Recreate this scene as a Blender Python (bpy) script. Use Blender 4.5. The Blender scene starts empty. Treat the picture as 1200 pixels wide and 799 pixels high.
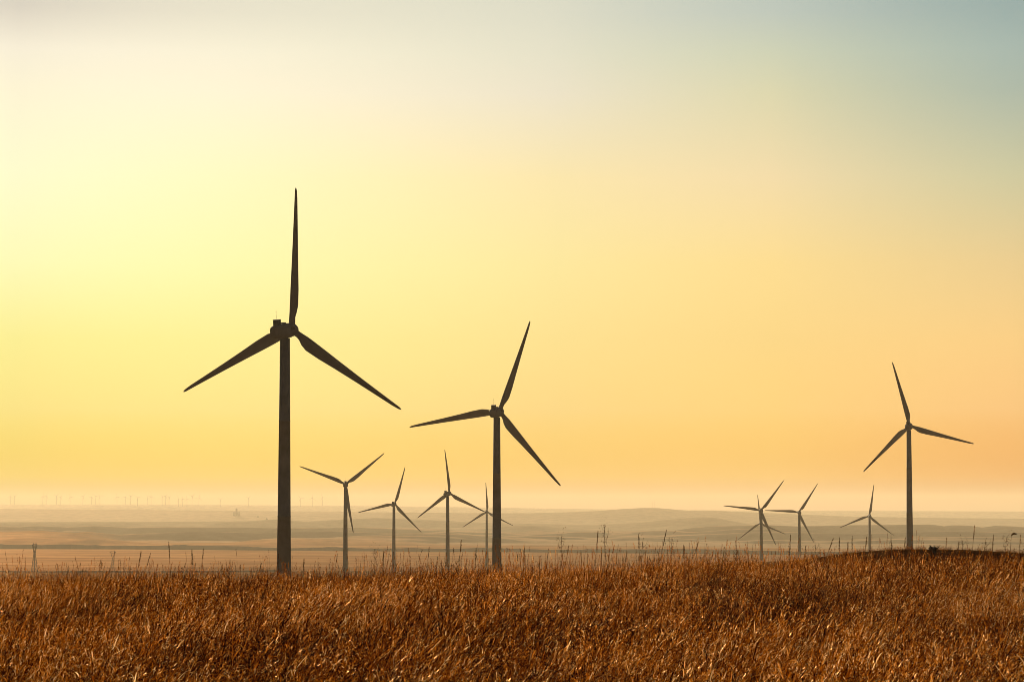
import bpy, bmesh, math, random
import numpy as np
from mathutils import Vector, Matrix, noise as mnoise

R = math.radians
random.seed(7)
rng = np.random.default_rng(11)
scene = bpy.context.scene
col = scene.collection

# ------------------------------------------------------------------ camera
F = 100.0 / 36.0 * 1200.0            # focal length in photo pixels
HORIZON = 600.0                      # photo row of the eye level
PITCH = math.atan((HORIZON - 399.5) / F)
cam_data = bpy.data.cameras.new('camera')
cam_data.lens = 100.0
cam_data.sensor_width = 36.0
cam_data.clip_start = 0.5
cam_data.clip_end = 120000.0
cam = bpy.data.objects.new('camera', cam_data)
cam.rotation_euler = (math.pi / 2 + PITCH, 0, 0)
col.objects.link(cam)
scene.camera = cam

# ------------------------------------------------------------------ sky, sun, exposure
SUN_AZ, SUN_EL = -15.0, 12.0         # degrees: west of the view axis (+Y), above the horizon
world = bpy.data.worlds.new('World')
scene.world = world
world.use_nodes = True
SKY_STRENGTH = 0.1
# tint of the evening dust: rows are elevations, one column of stops per azimuth (left, middle, right)
SKY_ELEV = [0.0, 0.7, 2.06, 3.43, 4.97, 6.7, 8.4, 9.2, 10.0]
#TINTSTART
SKY_TINT = [
 [(0.0188, 0.0232, 0.0050), (0.0752, 0.0867, 0.0093), (0.0739, 0.0949, 0.0661), (0.0734, 0.0992, 0.0736), (0.0771, 0.1088, 0.1111), (0.0807, 0.1116, 0.1338), (0.0856, 0.1075, 0.1405), (0.0838, 0.1038, 0.1442), (0.0652, 0.0804, 0.1155)],
 [(0.0671, 0.0088, 0.0050), (0.1614, 0.1493, 0.0328), (0.1524, 0.1632, 0.1255), (0.1550, 0.1710, 0.1307), (0.1649, 0.1861, 0.1488), (0.1773, 0.1924, 0.1747), (0.1669, 0.1966, 0.2433), (0.1615, 0.1984, 0.2443), (0.1549, 0.1938, 0.2419)],
 [(0.0922, 0.0063, 0.0050), (0.2260, 0.1888, 0.0437), (0.2192, 0.2139, 0.1433), (0.2170, 0.2120, 0.1495), (0.2347, 0.2286, 0.1611), (0.2353, 0.2388, 0.2195), (0.2035, 0.2395, 0.2328), (0.1828, 0.2345, 0.2544), (0.1602, 0.2169, 0.2741)],
 [(0.0829, 0.0050, 0.0050), (0.2843, 0.1655, 0.0144), (0.2997, 0.2494, 0.1933), (0.3020, 0.2630, 0.1885), (0.2777, 0.2606, 0.2027), (0.2268, 0.2630, 0.2456), (0.1671, 0.2328, 0.2694), (0.1612, 0.2361, 0.2878), (0.1403, 0.2155, 0.2727)],
]
#TINTEND
SKY_AWAY = (0.105, 0.103, 0.10)           # tint well away from the sun


def build_world():
    nt = world.node_tree
    N, L = nt.nodes, nt.links
    N.clear()

    def math_node(op, a, b=None, c=None):
        n = N.new('ShaderNodeMath'); n.operation = op
        for i, v in enumerate((a, b, c)):
            if v is None: continue
            if isinstance(v, (int, float)): n.inputs[i].default_value = v
            else: L.new(v, n.inputs[i])
        return n.outputs[0]

    def mix(f, a, b):
        n = N.new('ShaderNodeMix'); n.data_type = 'RGBA'; n.clamp_factor = True
        L.new(f, n.inputs[0])
        for i, v in ((6, a), (7, b)):
            if isinstance(v, tuple): n.inputs[i].default_value = (*v, 1)
            else: L.new(v, n.inputs[i])
        return n.outputs[2]
    out = N.new('ShaderNodeOutputWorld')
    bg = N.new('ShaderNodeBackground'); bg.inputs[1].default_value = SKY_STRENGTH
    sky = N.new('ShaderNodeTexSky'); sky.sky_type = 'NISHITA'; sky.sun_disc = False
    sky.sun_elevation = R(SUN_EL); sky.sun_rotation = R(SUN_AZ)
    sky.altitude = 300; sky.air_density = 1.0; sky.dust_density = 3.0; sky.ozone_density = 1.0
    tc = N.new('ShaderNodeTexCoord')
    sep = N.new('ShaderNodeSeparateXYZ'); L.new(tc.outputs['Generated'], sep.inputs[0])
    el = math_node('MULTIPLY', math_node('ARCSINE', sep.outputs[2]), 180 / math.pi)
    az = math_node('MULTIPLY', math_node('ARCTAN2', sep.outputs[0], sep.outputs[1]), 180 / math.pi)
    fac = math_node('DIVIDE', el, 12.0)
    ramps = []
    for k in range(4):
        r = N.new('ShaderNodeValToRGB'); r.color_ramp.interpolation = 'LINEAR'
        els = r.color_ramp.elements
        while len(els) > 1: els.remove(els[0])
        for i, e in enumerate(SKY_ELEV):
            x = els[0] if i == 0 else els.new(e / 12.0)
            x.position = e / 12.0
            x.color = (*SKY_TINT[k][i], 1)
        L.new(fac, r.inputs[0]); ramps.append(r.outputs[0])
    t1 = math_node('DIVIDE', math_node('ADD', az, 9.9), 10.7)
    t2 = math_node('DIVIDE', math_node('SUBTRACT', az, 0.86), 4.37)
    t3 = math_node('DIVIDE', math_node('SUBTRACT', az, 5.23), 4.67)
    tint = mix(t3, mix(t2, mix(t1, ramps[0], ramps[1]), ramps[2]), ramps[3])
    # away from the glow the plain sky returns
    daz = math_node('SMOOTH_MIN', math_node('DIVIDE', math_node('SUBTRACT', math_node('ABSOLUTE', math_node('SUBTRACT', az, SUN_AZ)), 34.0), 70.0), 1.0, 0.1)
    dele = math_node('DIVIDE', math_node('SUBTRACT', el, 14.0), 40.0)
    away = math_node('MAXIMUM', math_node('MAXIMUM', daz, dele), 0.0)
    tint = mix(away, tint, SKY_AWAY)
    mul = N.new('ShaderNodeMix'); mul.data_type = 'RGBA'; mul.blend_type = 'MULTIPLY'; mul.inputs[0].default_value = 1.0
    L.new(sky.outputs[0], mul.inputs[6]); L.new(tint, mul.inputs[7])
    L.new(mul.outputs[2], bg.inputs[0]); L.new(bg.outputs[0], out.inputs[0])


build_world()
sun_data = bpy.data.lights.new('sun', 'SUN')
sun_data.energy = 5.0
sun_data.angle = R(0.5)
sun_data.color = (1.0, 0.78, 0.52)
sun = bpy.data.objects.new('sun', sun_data)
sun_dir = Vector((math.sin(R(SUN_AZ)) * math.cos(R(SUN_EL)), math.cos(R(SUN_AZ)) * math.cos(R(SUN_EL)), math.sin(R(SUN_EL))))
sun.rotation_euler = sun_dir.to_track_quat('Z', 'Y').to_euler()
sun.location = (0, 0, 50)
col.objects.link(sun)
vs = scene.view_settings
vs.view_transform = 'Standard'; vs.look = 'None'; vs.exposure = 0.7; vs.gamma = 1.0; vs.use_curve_mapping = False
cy = scene.cycles
cy.max_bounces = 6; cy.diffuse_bounces = 1; cy.glossy_bounces = 2; cy.transmission_bounces = 4
cy.transparent_max_bounces = 8; cy.volume_bounces = 1
cy.use_denoising = True
cy.pixel_filter_type = 'BLACKMAN_HARRIS'; cy.filter_width = 0.85
try: cy.denoiser = 'OPENIMAGEDENOISE'
except Exception: pass
HAZE_DENSITY = 3.7e-5
GRASS_STOPS = [(0.0, (0.006, 0.001, 0.0003)), (0.27, (0.022, 0.0032, 0.0003)), (0.48, (0.16, 0.034, 0.0007)), (0.69, (0.42, 0.13, 0.007)), (0.86, (0.68, 0.31, 0.065)), (1.0, (0.92, 0.60, 0.27))]
KNOLL = (16.8, 112.0, 9.8, 9.0, 1.88)     # x, y, radius across, radius along, height


# ------------------------------------------------------------------ helpers
def ray(px, py):
    """unit direction through a photo pixel"""
    x, y, z = px - 600.0, F, -(py - 399.5)
    c, s = math.cos(PITCH), math.sin(PITCH)
    v = Vector((x, y * c - z * s, y * s + z * c))
    return v.normalized()


def at_dist(px, py, d):
    """point at horizontal distance d in the direction of a photo pixel"""
    v = ray(px, py)
    return v * (d / math.hypot(v.x, v.y))


def az_of(px, py=600):
    v = ray(px, py)
    return math.atan2(v.x, v.y)


class MB:
    """collects verts and faces of one mesh"""
    def __init__(self):
        self.v, self.f, self.smooth = [], [], []

    def add(self, verts, faces, smooth=False):
        o = len(self.v)
        self.v += [tuple(p) for p in verts]
        self.f += [tuple(i + o for i in f) for f in faces]
        self.smooth += [smooth] * len(faces)

    def box(self, c, s, rot=None):
        pts = [Vector((sx * s[0] / 2, sy * s[1] / 2, sz * s[2] / 2)) for sz in (-1, 1) for sy in (-1, 1) for sx in (-1, 1)]
        if rot is not None: pts = [rot @ p for p in pts]
        c = Vector(c)
        self.add([p + c for p in pts], [(0, 2, 3, 1), (4, 5, 7, 6), (0, 1, 5, 4), (2, 6, 7, 3), (0, 4, 6, 2), (1, 3, 7, 5)])

    def tube(self, pts, radii, seg=8, cap=True, smooth=True):
        pts = [Vector(p) for p in pts]
        rings = []
        for i, p in enumerate(pts):
            t = (pts[min(i + 1, len(pts) - 1)] - pts[max(i - 1, 0)]).normalized()
            ref = Vector((0, 0, 1)) if abs(t.z) < 0.9 else Vector((1, 0, 0))
            u = t.cross(ref).normalized(); w = t.cross(u).normalized()
            rings.append([p + (u * math.cos(2 * math.pi * k / seg) + w * math.sin(2 * math.pi * k / seg)) * radii[i] for k in range(seg)])
        self.loft(rings, cap, smooth)

    def loft(self, rings, cap=True, smooth=True):
        n = len(rings[0]); vs_ = [p for r in rings for p in r]
        fs = []
        for i in range(len(rings) - 1):
            for k in range(n):
                a, b = i * n + k, i * n + (k + 1) % n
                fs.append((a, b, b + n, a + n))
        self.add(vs_, fs, smooth)
        if cap:
            o = len(self.v) - len(vs_)
            self.f += [tuple(o + k for k in reversed(range(n))), tuple(o + (len(rings) - 1) * n + k for k in range(n))]
            self.smooth += [False, False]

    def mesh(self, name, mat=None):
        me = bpy.data.meshes.new(name)
        me.from_pydata(self.v, [], self.f)
        me.polygons.foreach_set('use_smooth', self.smooth)
        if mat: me.materials.append(mat)
        bm = bmesh.new(); bm.from_mesh(me); bmesh.ops.recalc_face_normals(bm, faces=bm.faces); bm.to_mesh(me); bm.free()
        me.update()
        return me

    def build(self, name, mat, parent=None):
        o = bpy.data.objects.new(name, self.mesh(name, mat))
        col.objects.link(o)
        if parent is not None: o.parent = parent
        return o


def tag(o, label=None, cat=None, group=None, kind=None):
    if label: o['label'] = label
    if cat: o['category'] = cat
    if group: o['group'] = group
    if kind: o['kind'] = kind
    return o


def empty(name, loc=(0, 0, 0), rz=0):
    o = bpy.data.objects.new(name, None)
    o.empty_display_size = 0.5
    o.location = loc; o.rotation_euler = (0, 0, rz)
    col.objects.link(o)
    return o


def copy_tree(o, parent=None):
    c = o.copy(); col.objects.link(c)
    c.parent = parent
    if parent is not None: c.matrix_parent_inverse = o.matrix_parent_inverse
    for ch in o.children: copy_tree(ch, c)
    return c


def new_mat(name):
    m = bpy.data.materials.new(name); m.use_nodes = True
    nt = m.node_tree
    return m, nt, nt.nodes, nt.links, nt.nodes['Principled BSDF']


def plain_mat(name, colr, rough=0.6, var=0.15, scale=2.0, spec=0.5):
    """paint or bark with uneven tone"""
    m, nt, N, L, p = new_mat(name)
    tc = N.new('ShaderNodeTexCoord')
    nz = N.new('ShaderNodeTexNoise'); nz.inputs['Scale'].default_value = scale; nz.inputs['Detail'].default_value = 4
    L.new(tc.outputs['Object'], nz.inputs['Vector'])
    r = N.new('ShaderNodeValToRGB')
    r.color_ramp.elements[0].position = 0.3; r.color_ramp.elements[1].position = 0.7
    r.color_ramp.elements[0].color = (*[c * (1 - var) for c in colr], 1)
    r.color_ramp.elements[1].color = (*[min(1, c * (1 + var)) for c in colr], 1)
    L.new(nz.outputs['Fac'], r.inputs[0]); L.new(r.outputs[0], p.inputs['Base Color'])
    p.inputs['Roughness'].default_value = rough
    p.inputs['Specular IOR Level'].default_value = spec
    return m


# ------------------------------------------------------------------ terrain
BASE_R = [0, 75, 100, 300, 670, 974, 1773, 2440, 3235, 3600, 5000, 7000, 9000, 20000, 45000]
BASE_Z = [-2.32, -2.35, -3.2, -10.2, -21.5, -30, -47, -57, -66.5, -70.5, -79, -86, -92, -104, -112]


def smoothstep(a, b, x):
    t = np.clip((x - a) / (b - a), 0, 1)
    return t * t * (3 - 2 * t)


def px_curve(pts, d, px, drop=0.0):
    """crest height at distance d from photo pixel rows"""
    xs = [p[0] for p in pts]; ys = [p[1] for p in pts]
    return (HORIZON - np.interp(px, xs, ys)) / F * d + drop


# far ridges: (distance, front width, back width, crest rows in the photo)
RIDGES = [
 (22500, 2000, 4500, [(-400, 590), (0, 590.8), (200, 591), (360, 592), (560, 594), (640, 595.5), (760, 597), (900, 598), (1200, 599), (1600, 599)]),
 (17500, 1500, 3000, [(-400, 597), (0, 596), (200, 597.5), (360, 599), (540, 600.8), (620, 601), (660, 600), (700, 598.4), (730, 596), (752, 594.9), (770, 594.9), (785, 596.2), (805, 598), (835, 597.7), (870, 599.6), (900, 600.8), (1000, 605), (1100, 606.6), (1200, 607.4), (1600, 607)]),
 (14000, 330, 900, [(-400, 612), (0, 611), (200, 611), (290, 610.5), (322, 608.2), (360, 611), (400, 608.5), (440, 606.6), (490, 608.5), (560, 612), (700, 615), (750, 612), (790, 608), (820, 605.6), (838, 606.5), (860, 610.5), (880, 614), (930, 616), (1200, 616), (1600, 616)]),
 (10500, 230, 700, [(-400, 616), (0, 617), (45, 615.7), (80, 617), (115, 615.4), (150, 617.6), (200, 617), (360, 618.2), (420, 617.6), (540, 622), (600, 623.4), (680, 622.6), (790, 621), (815, 617.2), (840, 615.5), (900, 614.4), (935, 616), (1000, 614.6), (1090, 613.8), (1105, 615.8), (1117, 614.5), (1135, 615.2), (1150, 617.4), (1166, 615.0), (1200, 616.4), (1300, 615), (1600, 616)]),
 (8800, 150, 450, [(-400, 622), (0, 622.5), (50, 621.5), (85, 624), (105, 622.5), (140, 626), (230, 622), (300, 624), (390, 622), (470, 625), (560, 630), (640, 628), (700, 631), (760, 629), (830, 626), (900, 623), (1000, 625), (1100, 622), (1200, 623), (1600, 624)]),
 (7900, 110, 320, [(-400, 634), (30, 636), (75, 633.2), (105, 630.6), (140, 633), (180, 636), (330, 635), (400, 637.5), (430, 636), (470, 640), (490, 637.5), (540, 635.5), (600, 638.5), (635, 637.4), (690, 640), (800, 636), (900, 632), (960, 634), (1050, 631), (1200, 633), (1600, 632)]),
]


_rr = np.random.default_rng(5)
for _d in np.geomspace(8100, 15800, 13):
    _row = HORIZON + np.interp(_d, [0, 7000, 9000, 20000], [0, 86, 92, 104]) * F / _d
    _xs = np.arange(-300, 1520, 26.0)
    _k = _rr.uniform(0, 6.28, 6)
    _up = sum(np.sin(_xs / q + p) / n for q, p, n in ((230, _k[0], 1.6), (97, _k[1], 2.2), (45, _k[2], 3.0), (21, _k[3], 5.0)))
    RIDGES.append((_d, 130 + 0.006 * _d, 500, [(x, _row - max(-1.0, 1.5 * u + 0.5)) for x, u in zip(_xs, _up)]))


def fbm(x, y, s, oct=4):
    """cheap smooth pseudo noise from rotated sines, -1..1"""
    v = np.zeros_like(x); a = 1.0; t = 0.0
    for i in range(oct):
        th = 1.7 * i + 0.4
        u = (x * math.cos(th) + y * math.sin(th)) * s; w = (-x * math.sin(th) + y * math.cos(th)) * s
        v += a * (np.sin(u + 1.3 * np.sin(w * 0.71 + i)) * np.cos(w * 0.87 + 1.1 * np.sin(u * 0.53 + 2 * i)))
        t += a; a *= 0.5; s *= 2.13
    return v / t


LOCAL = []      # local knolls under turbines: x, y, dz, radius


def terrain(x, y):
    x = np.asarray(x, float); y = np.asarray(y, float)
    r = np.hypot(x, y)
    az = np.arctan2(x, y)
    px = 600 + F * np.tan(np.clip(az, -1.0, 1.0))
    z = np.interp(r, BASE_R, BASE_Z)
    z = z + 0.05 * fbm(x, y, 0.35, 3) * np.clip(1 - r / 300, 0, 1)
    z = z + 2.2 * fbm(x, y, 1 / 260.0, 3) * smoothstep(200, 900, r) * (1 - smoothstep(3800, 5200, r) * 0.75)
    front = np.where(y > 0, 1.0, 0.0) * smoothstep(math.radians(75), math.radians(40), np.abs(az))
    # field: ground rises to the right at its brow
    rise = np.interp(px, [-200, 0, 330, 580, 800, 930, 980, 1050, 1200, 1500], [-0.06, -0.02, 0.06, 0.15, 0.31, 0.36, 0.41, 0.46, 0.42, 0.36])
    z = z + rise * smoothstep(35, 75, r) * (1 - smoothstep(80, 170, r)) * front
    # dark knoll behind the brow on the right
    kn = np.exp(-(((x - KNOLL[0]) / KNOLL[2]) ** 2 + ((y - KNOLL[1]) / KNOLL[3]) ** 2) ** 1.3)
    z = z + KNOLL[4] * kn
    for lx, ly, dz, rad in LOCAL:
        z = z + dz * np.exp(-((x - lx) ** 2 + (y - ly) ** 2) / rad ** 2)
    hum = np.maximum(0, fbm(x, y, 1 / 330.0, 3) - 0.02) * 42 + np.maximum(0, fbm(x + 700, y, 1 / 140.0, 2)) * 10
    z = z + hum * smoothstep(7200, 8600, r) * (1 - smoothstep(15000, 17500, r)) * front
    for i, (d, wf, wb, pts) in enumerate(RIDGES):
        rough = 1.0 + 0.10 * fbm(x + 5000 * i, y, 1 / (d * 0.045), 4)
        dd = r - d - d * 0.03 * fbm(x, y + 9000 * i, 1 / (d * 0.09), 2)
        crest = px_curve(pts, d, px)
        t = np.where(dd < 0, np.clip(1 + dd / wf, 0, 1), np.clip(1 - dd / wb, 0, 1))
        t = t * t * (3 - 2 * t)
        zz = z + (crest - z) * t * np.where(t < 0.97, np.clip(rough, 0.5, 1.0), 1.0)
        z = np.maximum(z, z + (zz - z) * front)
    return z


def tz(x, y):
    return float(terrain(np.array([x]), np.array([y]))[0])


# ------------------------------------------------------------------ turbine layout, read off the blade tips
ROTOR_R, TOWER_H, OVERHANG = 33.0, 65.0, 3.4
TIPS = [   # three tips each, clockwise from the upper one, then the tower axis column
 ((347.3, 219.5), (467, 478.5), (213, 458.5), 334.0),
 ((620.6, 375.8), (655.8, 568), (478, 501), 582.2),
 ((1046, 424.8), (1139.3, 519.4), (1011.6, 552.1), 1065.0),
 ((450.6, 530.6), (414.9, 623.8), (351.7, 546.6), 405.0),
 ((521.5, 526.4), (569, 599.8), (488, 607.7), 524.6),
 ((474.5, 547), (493.2, 623.2), (419.4, 600.6), 461.6),
 ((569, 565.2), (601.2, 615.5), (542, 617.7), 570.4),
 ((918.5, 562.7), (909.1, 638.5), (848.5, 592.2), 891.9),
 ((958.3, 567), (953, 634.8), (895.9, 598), 936.6),
 ((1024.3, 568.3), (1046.8, 626.6), (984.8, 618.2), 1019.0),
 ((888.4, 579.5), (921.4, 626), (866, 632.4), 891.7),
]
TURBINE_LABELS = [
 'largest wind turbine, nearest and tallest, dark against the yellow sky',
 'second largest wind turbine, one blade pointing up to the right, centre of the row',
 'tall wind turbine standing behind the dark knoll with three spread blades',
 'wind turbine with blades in a Y, one hanging along its tower, by the largest turbine',
 'wind turbine whose low right blade tip meets the hub of a smaller turbine behind it',
 'wind turbine between the Y shaped turbine and the one with a near upright blade',
 'small thin wind turbine partly hidden by the thick tower of the second largest turbine',
 'wind turbine in front of a lower twin whose hub shows on its tower',
 'wind turbine with a level blade reaching toward the crossed pair of turbines',
 'small pale wind turbine between the crossed pair and the tall turbine on the knoll',
 'faint wind turbine almost hidden behind the tower of the nearer one, hub much lower',
]


TILT = R(7.0)


def solve(t):
    """hub, radius, yaw and blade phase of a rotor from its three tips and the tower column"""
    (a, b, c, tx) = t
    P = np.array([a, b, c], float)
    best = None
    for psi in np.radians(np.arange(-34, 34.1, 1.0)):
        for al in np.radians(np.arange(-90, 90, 1.0)):
            th = al + 2 * np.pi / 3 * np.arange(3)
            ux = np.sin(th) * math.cos(psi) - np.cos(th) * math.sin(TILT) * math.sin(psi)
            uy = -np.cos(th) * math.cos(TILT)
            # unknown cx, cy, scale in pixels per metre; hub sits OVERHANG along the axis from the tower
            k = OVERHANG * math.cos(TILT) * math.sin(psi)
            A = np.array([[1, 0, ROTOR_R * q] for q in ux] + [[0, 1, ROTOR_R * q] for q in uy] + [[0.3, 0, -0.3 * k]])
            B = np.array(list(P[:, 0]) + list(P[:, 1]) + [0.3 * tx])
            sol = np.linalg.solve(A.T @ A, A.T @ B)
            e = float(((A @ sol - B) ** 2).sum()) + 0.3 * sol[2] ** 0 * (psi * 0.8) ** 2
            if best is None or e < best[0]: best = (e, sol, psi, al)
    e, sol, psi, al = best
    return sol[0], sol[1], sol[2] * ROTOR_R, psi, al


SPOTS = []
for t in TIPS:
    cx, cyy, Rp, yaw, al = solve(t)
    d = F * ROTOR_R / Rp
    hub = at_dist(t[3], cyy, d)
    hub.z -= OVERHANG * math.sin(TILT)
    SPOTS.append((hub, d, yaw, al, cx - t[3]))
for hub, d, yaw, al, off in SPOTS:
    want = hub.z - TOWER_H
    have = tz(hub.x, hub.y)
    LOCAL.append((hub.x, hub.y, want - have, 150.0 + 0.02 * d))

# ground sheet in rings and spokes about the viewpoint, finer ahead
def build_ground():
    a1 = np.linspace(R(-13), R(13), 470)
    a2 = np.concatenate([np.linspace(R(-60), R(-13), 60)[:-1]]); a3 = np.linspace(R(13), R(60), 60)[1:]
    a4 = np.linspace(R(60), R(300), 48)[1:-1]
    ang = np.concatenate([a2, a1, a3, a4])
    rr = np.concatenate([[2.0], np.geomspace(6, 60, 26), np.linspace(63, 135, 50), np.geomspace(140, 3000, 70), np.linspace(3060, 15200, 420), np.linspace(15280, 38500, 200)])
    A, RR = np.meshgrid(ang, rr)
    X, Y = RR * np.sin(A), RR * np.cos(A)
    Z = terrain(X, Y)
    n, m = len(ang), len(rr)
    verts = np.stack([X, Y, Z], -1).reshape(-1, 3)
    verts = np.vstack([verts, [[0, 0, -2.32]]])
    i, j = np.meshgrid(np.arange(m - 1), np.arange(n), indexing='ij')
    a = i * n + j; b = i * n + (j + 1) % n
    quads = np.stack([a, a + n, b + n, b], -1).reshape(-1, 4)
    me = bpy.data.meshes.new('ground')
    me.vertices.add(len(verts)); me.vertices.foreach_set('co', verts.ravel())
    tri = np.stack([np.full(n, m * n), np.arange(n), (np.arange(n) + 1) % n], -1)
    loops = np.concatenate([quads.ravel(), tri.ravel()])
    me.loops.add(len(loops)); me.loops.foreach_set('vertex_index', loops.astype(np.int32))
    me.polygons.add(len(quads) + n)
    starts = np.concatenate([np.arange(len(quads)) * 4, len(quads) * 4 + np.arange(n) * 3])
    me.polygons.foreach_set('loop_start', starts.astype(np.int32))
    me.update(calc_edges=True); me.validate()
    me.polygons.foreach_set('use_smooth', [True] * len(me.polygons))
    bm = bmesh.new(); bm.from_mesh(me)
    bmesh.ops.recalc_face_normals(bm, faces=bm.faces)
    bm.faces.ensure_lookup_table()
    if bm.faces[0].normal.z < 0: bmesh.ops.reverse_faces(bm, faces=bm.faces)
    bm.to_mesh(me); bm.free()
    o = bpy.data.objects.new('ground', me); col.objects.link(o)
    return o


def ground_material():
    m, nt, N, L, p = new_mat('dry_plain')
    geo = N.new('ShaderNodeNewGeometry')

    def mp(scale):
        n = N.new('ShaderNodeMapping'); n.inputs['Scale'].default_value = scale
        L.new(geo.outputs['Position'], n.inputs['Vector']); return n.outputs[0]

    def nz(scale, detail=5, rough=0.55, dist=0.0):
        n = N.new('ShaderNodeTexNoise'); n.inputs['Scale'].default_value = 1.0
        n.inputs['Detail'].default_value = detail; n.inputs['Roughness'].default_value = rough; n.inputs['Distortion'].default_value = dist
        L.new(mp(scale), n.inputs['Vector']); return n.outputs['Fac']

    def ramp(f, stops):
        r = N.new('ShaderNodeValToRGB'); e = r.color_ramp.elements
        while len(e) > 1: e.remove(e[0])
        for i, (q, c) in enumerate(stops):
            x = e[0] if i == 0 else e.new(q)
            x.position = q; x.color = (*c, 1)
        L.new(f, r.inputs[0]); return r.outputs[0]

    def mix(f, a, b):
        n = N.new('ShaderNodeMix'); n.data_type = 'RGBA'
        if isinstance(f, float): n.inputs[0].default_value = f
        else: L.new(f, n.inputs[0])
        for i, v in ((6, a), (7, b)):
            if isinstance(v, tuple): n.inputs[i].default_value = (*v, 1)
            else: L.new(v, n.inputs[i])
        return n.outputs[2]
    # distance from the field: what grows there, plus haze painted into the far colours
    ln = N.new('ShaderNodeVectorMath'); ln.operation = 'LENGTH'; L.new(geo.outputs['Position'], ln.inputs[0])
    dist = ln.outputs['Value']

    def band(a, b):
        n = N.new('ShaderNodeMapRange'); n.interpolation_type = 'SMOOTHSTEP'
        n.inputs[1].default_value = a; n.inputs[2].default_value = b
        L.new(dist, n.inputs[0]); return n.outputs[0]
    stubble = ramp(nz((1 / 1100, 1 / 420, 0), 6, 0.62), [(0.30, (0.18, 0.080, 0.030)), (0.44, (0.31, 0.150, 0.060)), (0.52, (0.42, 0.225, 0.10)), (0.60, (0.29, 0.135, 0.052)), (0.72, (0.19, 0.088, 0.034))])
    scrub = ramp(nz((1 / 1500, 1 / 900, 0), 6, 0.6), [(0.32, (0.066, 0.064, 0.056)), (0.5, (0.125, 0.112, 0.095)), (0.62, (0.23, 0.185, 0.145))])
    far = ramp(nz((1 / 4000, 1 / 2500, 0), 6, 0.6), [(0.35, (0.24, 0.20, 0.145)), (0.65, (0.44, 0.36, 0.26))])  # lightened to stand in for thicker haze
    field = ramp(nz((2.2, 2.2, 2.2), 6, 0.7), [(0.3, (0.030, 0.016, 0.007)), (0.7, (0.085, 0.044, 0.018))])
    n1 = N.new('ShaderNodeMath'); n1.operation = 'MULTIPLY_ADD'; L.new(nz((1 / 1800, 1 / 1200, 0), 4), n1.inputs[0]); n1.inputs[1].default_value = 2600.0; n1.inputs[2].default_value = -1300.0
    n2 = N.new('ShaderNodeMath'); n2.operation = 'ADD'; L.new(dist, n2.inputs[0]); L.new(n1.outputs[0], n2.inputs[1])
    # the scrub edge runs diagonally, nearer on the right
    sx = N.new('ShaderNodeSeparateXYZ'); L.new(geo.outputs['Position'], sx.inputs[0])
    n3 = N.new('ShaderNodeMath'); n3.operation = 'MULTIPLY_ADD'; n3.inputs[1].default_value = 1.1
    L.new(sx.outputs[0], n3.inputs[0]); L.new(n2.outputs[0], n3.inputs[2])
    b1 = N.new('ShaderNodeMapRange'); b1.interpolation_type = 'SMOOTHSTEP'; b1.inputs[1].default_value = 7300; b1.inputs[2].default_value = 8000
    L.new(n3.outputs[0], b1.inputs[0])
    # beyond the stubble, pale mist painted on grass flats, shade painted into slope scrub
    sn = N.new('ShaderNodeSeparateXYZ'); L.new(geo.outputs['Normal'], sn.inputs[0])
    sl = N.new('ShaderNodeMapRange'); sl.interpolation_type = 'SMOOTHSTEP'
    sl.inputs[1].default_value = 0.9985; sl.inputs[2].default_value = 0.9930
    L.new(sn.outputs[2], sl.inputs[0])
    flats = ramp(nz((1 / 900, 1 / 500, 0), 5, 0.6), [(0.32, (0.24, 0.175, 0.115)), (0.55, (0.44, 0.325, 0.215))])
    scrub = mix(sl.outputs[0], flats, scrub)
    c = mix(b1.outputs[0], stubble, scrub)
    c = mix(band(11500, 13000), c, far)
    olive = ramp(nz((1 / 300, 1 / 160, 0), 5, 0.6), [(0.35, (0.11, 0.056, 0.018)), (0.65, (0.20, 0.105, 0.036))])
    c = mix(band(3150, 3330), olive, c)
    c = mix(band(19500, 21500), c, (0.66, 0.58, 0.42))  # bright horizon haze painted as pale ground
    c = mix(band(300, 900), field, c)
    # fine tufts everywhere
    fine = ramp(nz((1 / 60, 1 / 60, 0), 5, 0.7), [(0.35, (0.75, 0.75, 0.75)), (0.65, (1.2, 1.2, 1.2))])
    mm = N.new('ShaderNodeMix'); mm.data_type = 'RGBA'; mm.blend_type = 'MULTIPLY'; mm.inputs[0].default_value = 1.0
    L.new(c, mm.inputs[6]); L.new(fine, mm.inputs[7])
    df = N.new('ShaderNodeBsdfDiffuse'); df.inputs['Roughness'].default_value = 1.0
    L.new(mm.outputs[2], df.inputs['Color']); N.remove(p)
    # dry straw throws the low sun forward
    gl = N.new('ShaderNodeBsdfGlossy'); gl.inputs['Roughness'].default_value = 0.8
    gm = N.new('ShaderNodeMix'); gm.data_type = 'RGBA'; gm.blend_type = 'MULTIPLY'; gm.inputs[0].default_value = 1.0
    gm.inputs[7].default_value = (1.7, 1.6, 1.5, 1); L.new(mm.outputs[2], gm.inputs[6]); L.new(gm.outputs[2], gl.inputs['Color'])
    ms = N.new('ShaderNodeMixShader'); ms.inputs[0].default_value = 0.22
    L.new(df.outputs[0], ms.inputs[1]); L.new(gl.outputs[0], ms.inputs[2])
    L.new(ms.outputs[0], N['Material Output'].inputs['Surface'])
    return m


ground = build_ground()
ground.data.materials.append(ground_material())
tag(ground, 'dry brown plain with low hills rolling off into haze', 'ground', kind='structure')

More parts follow.
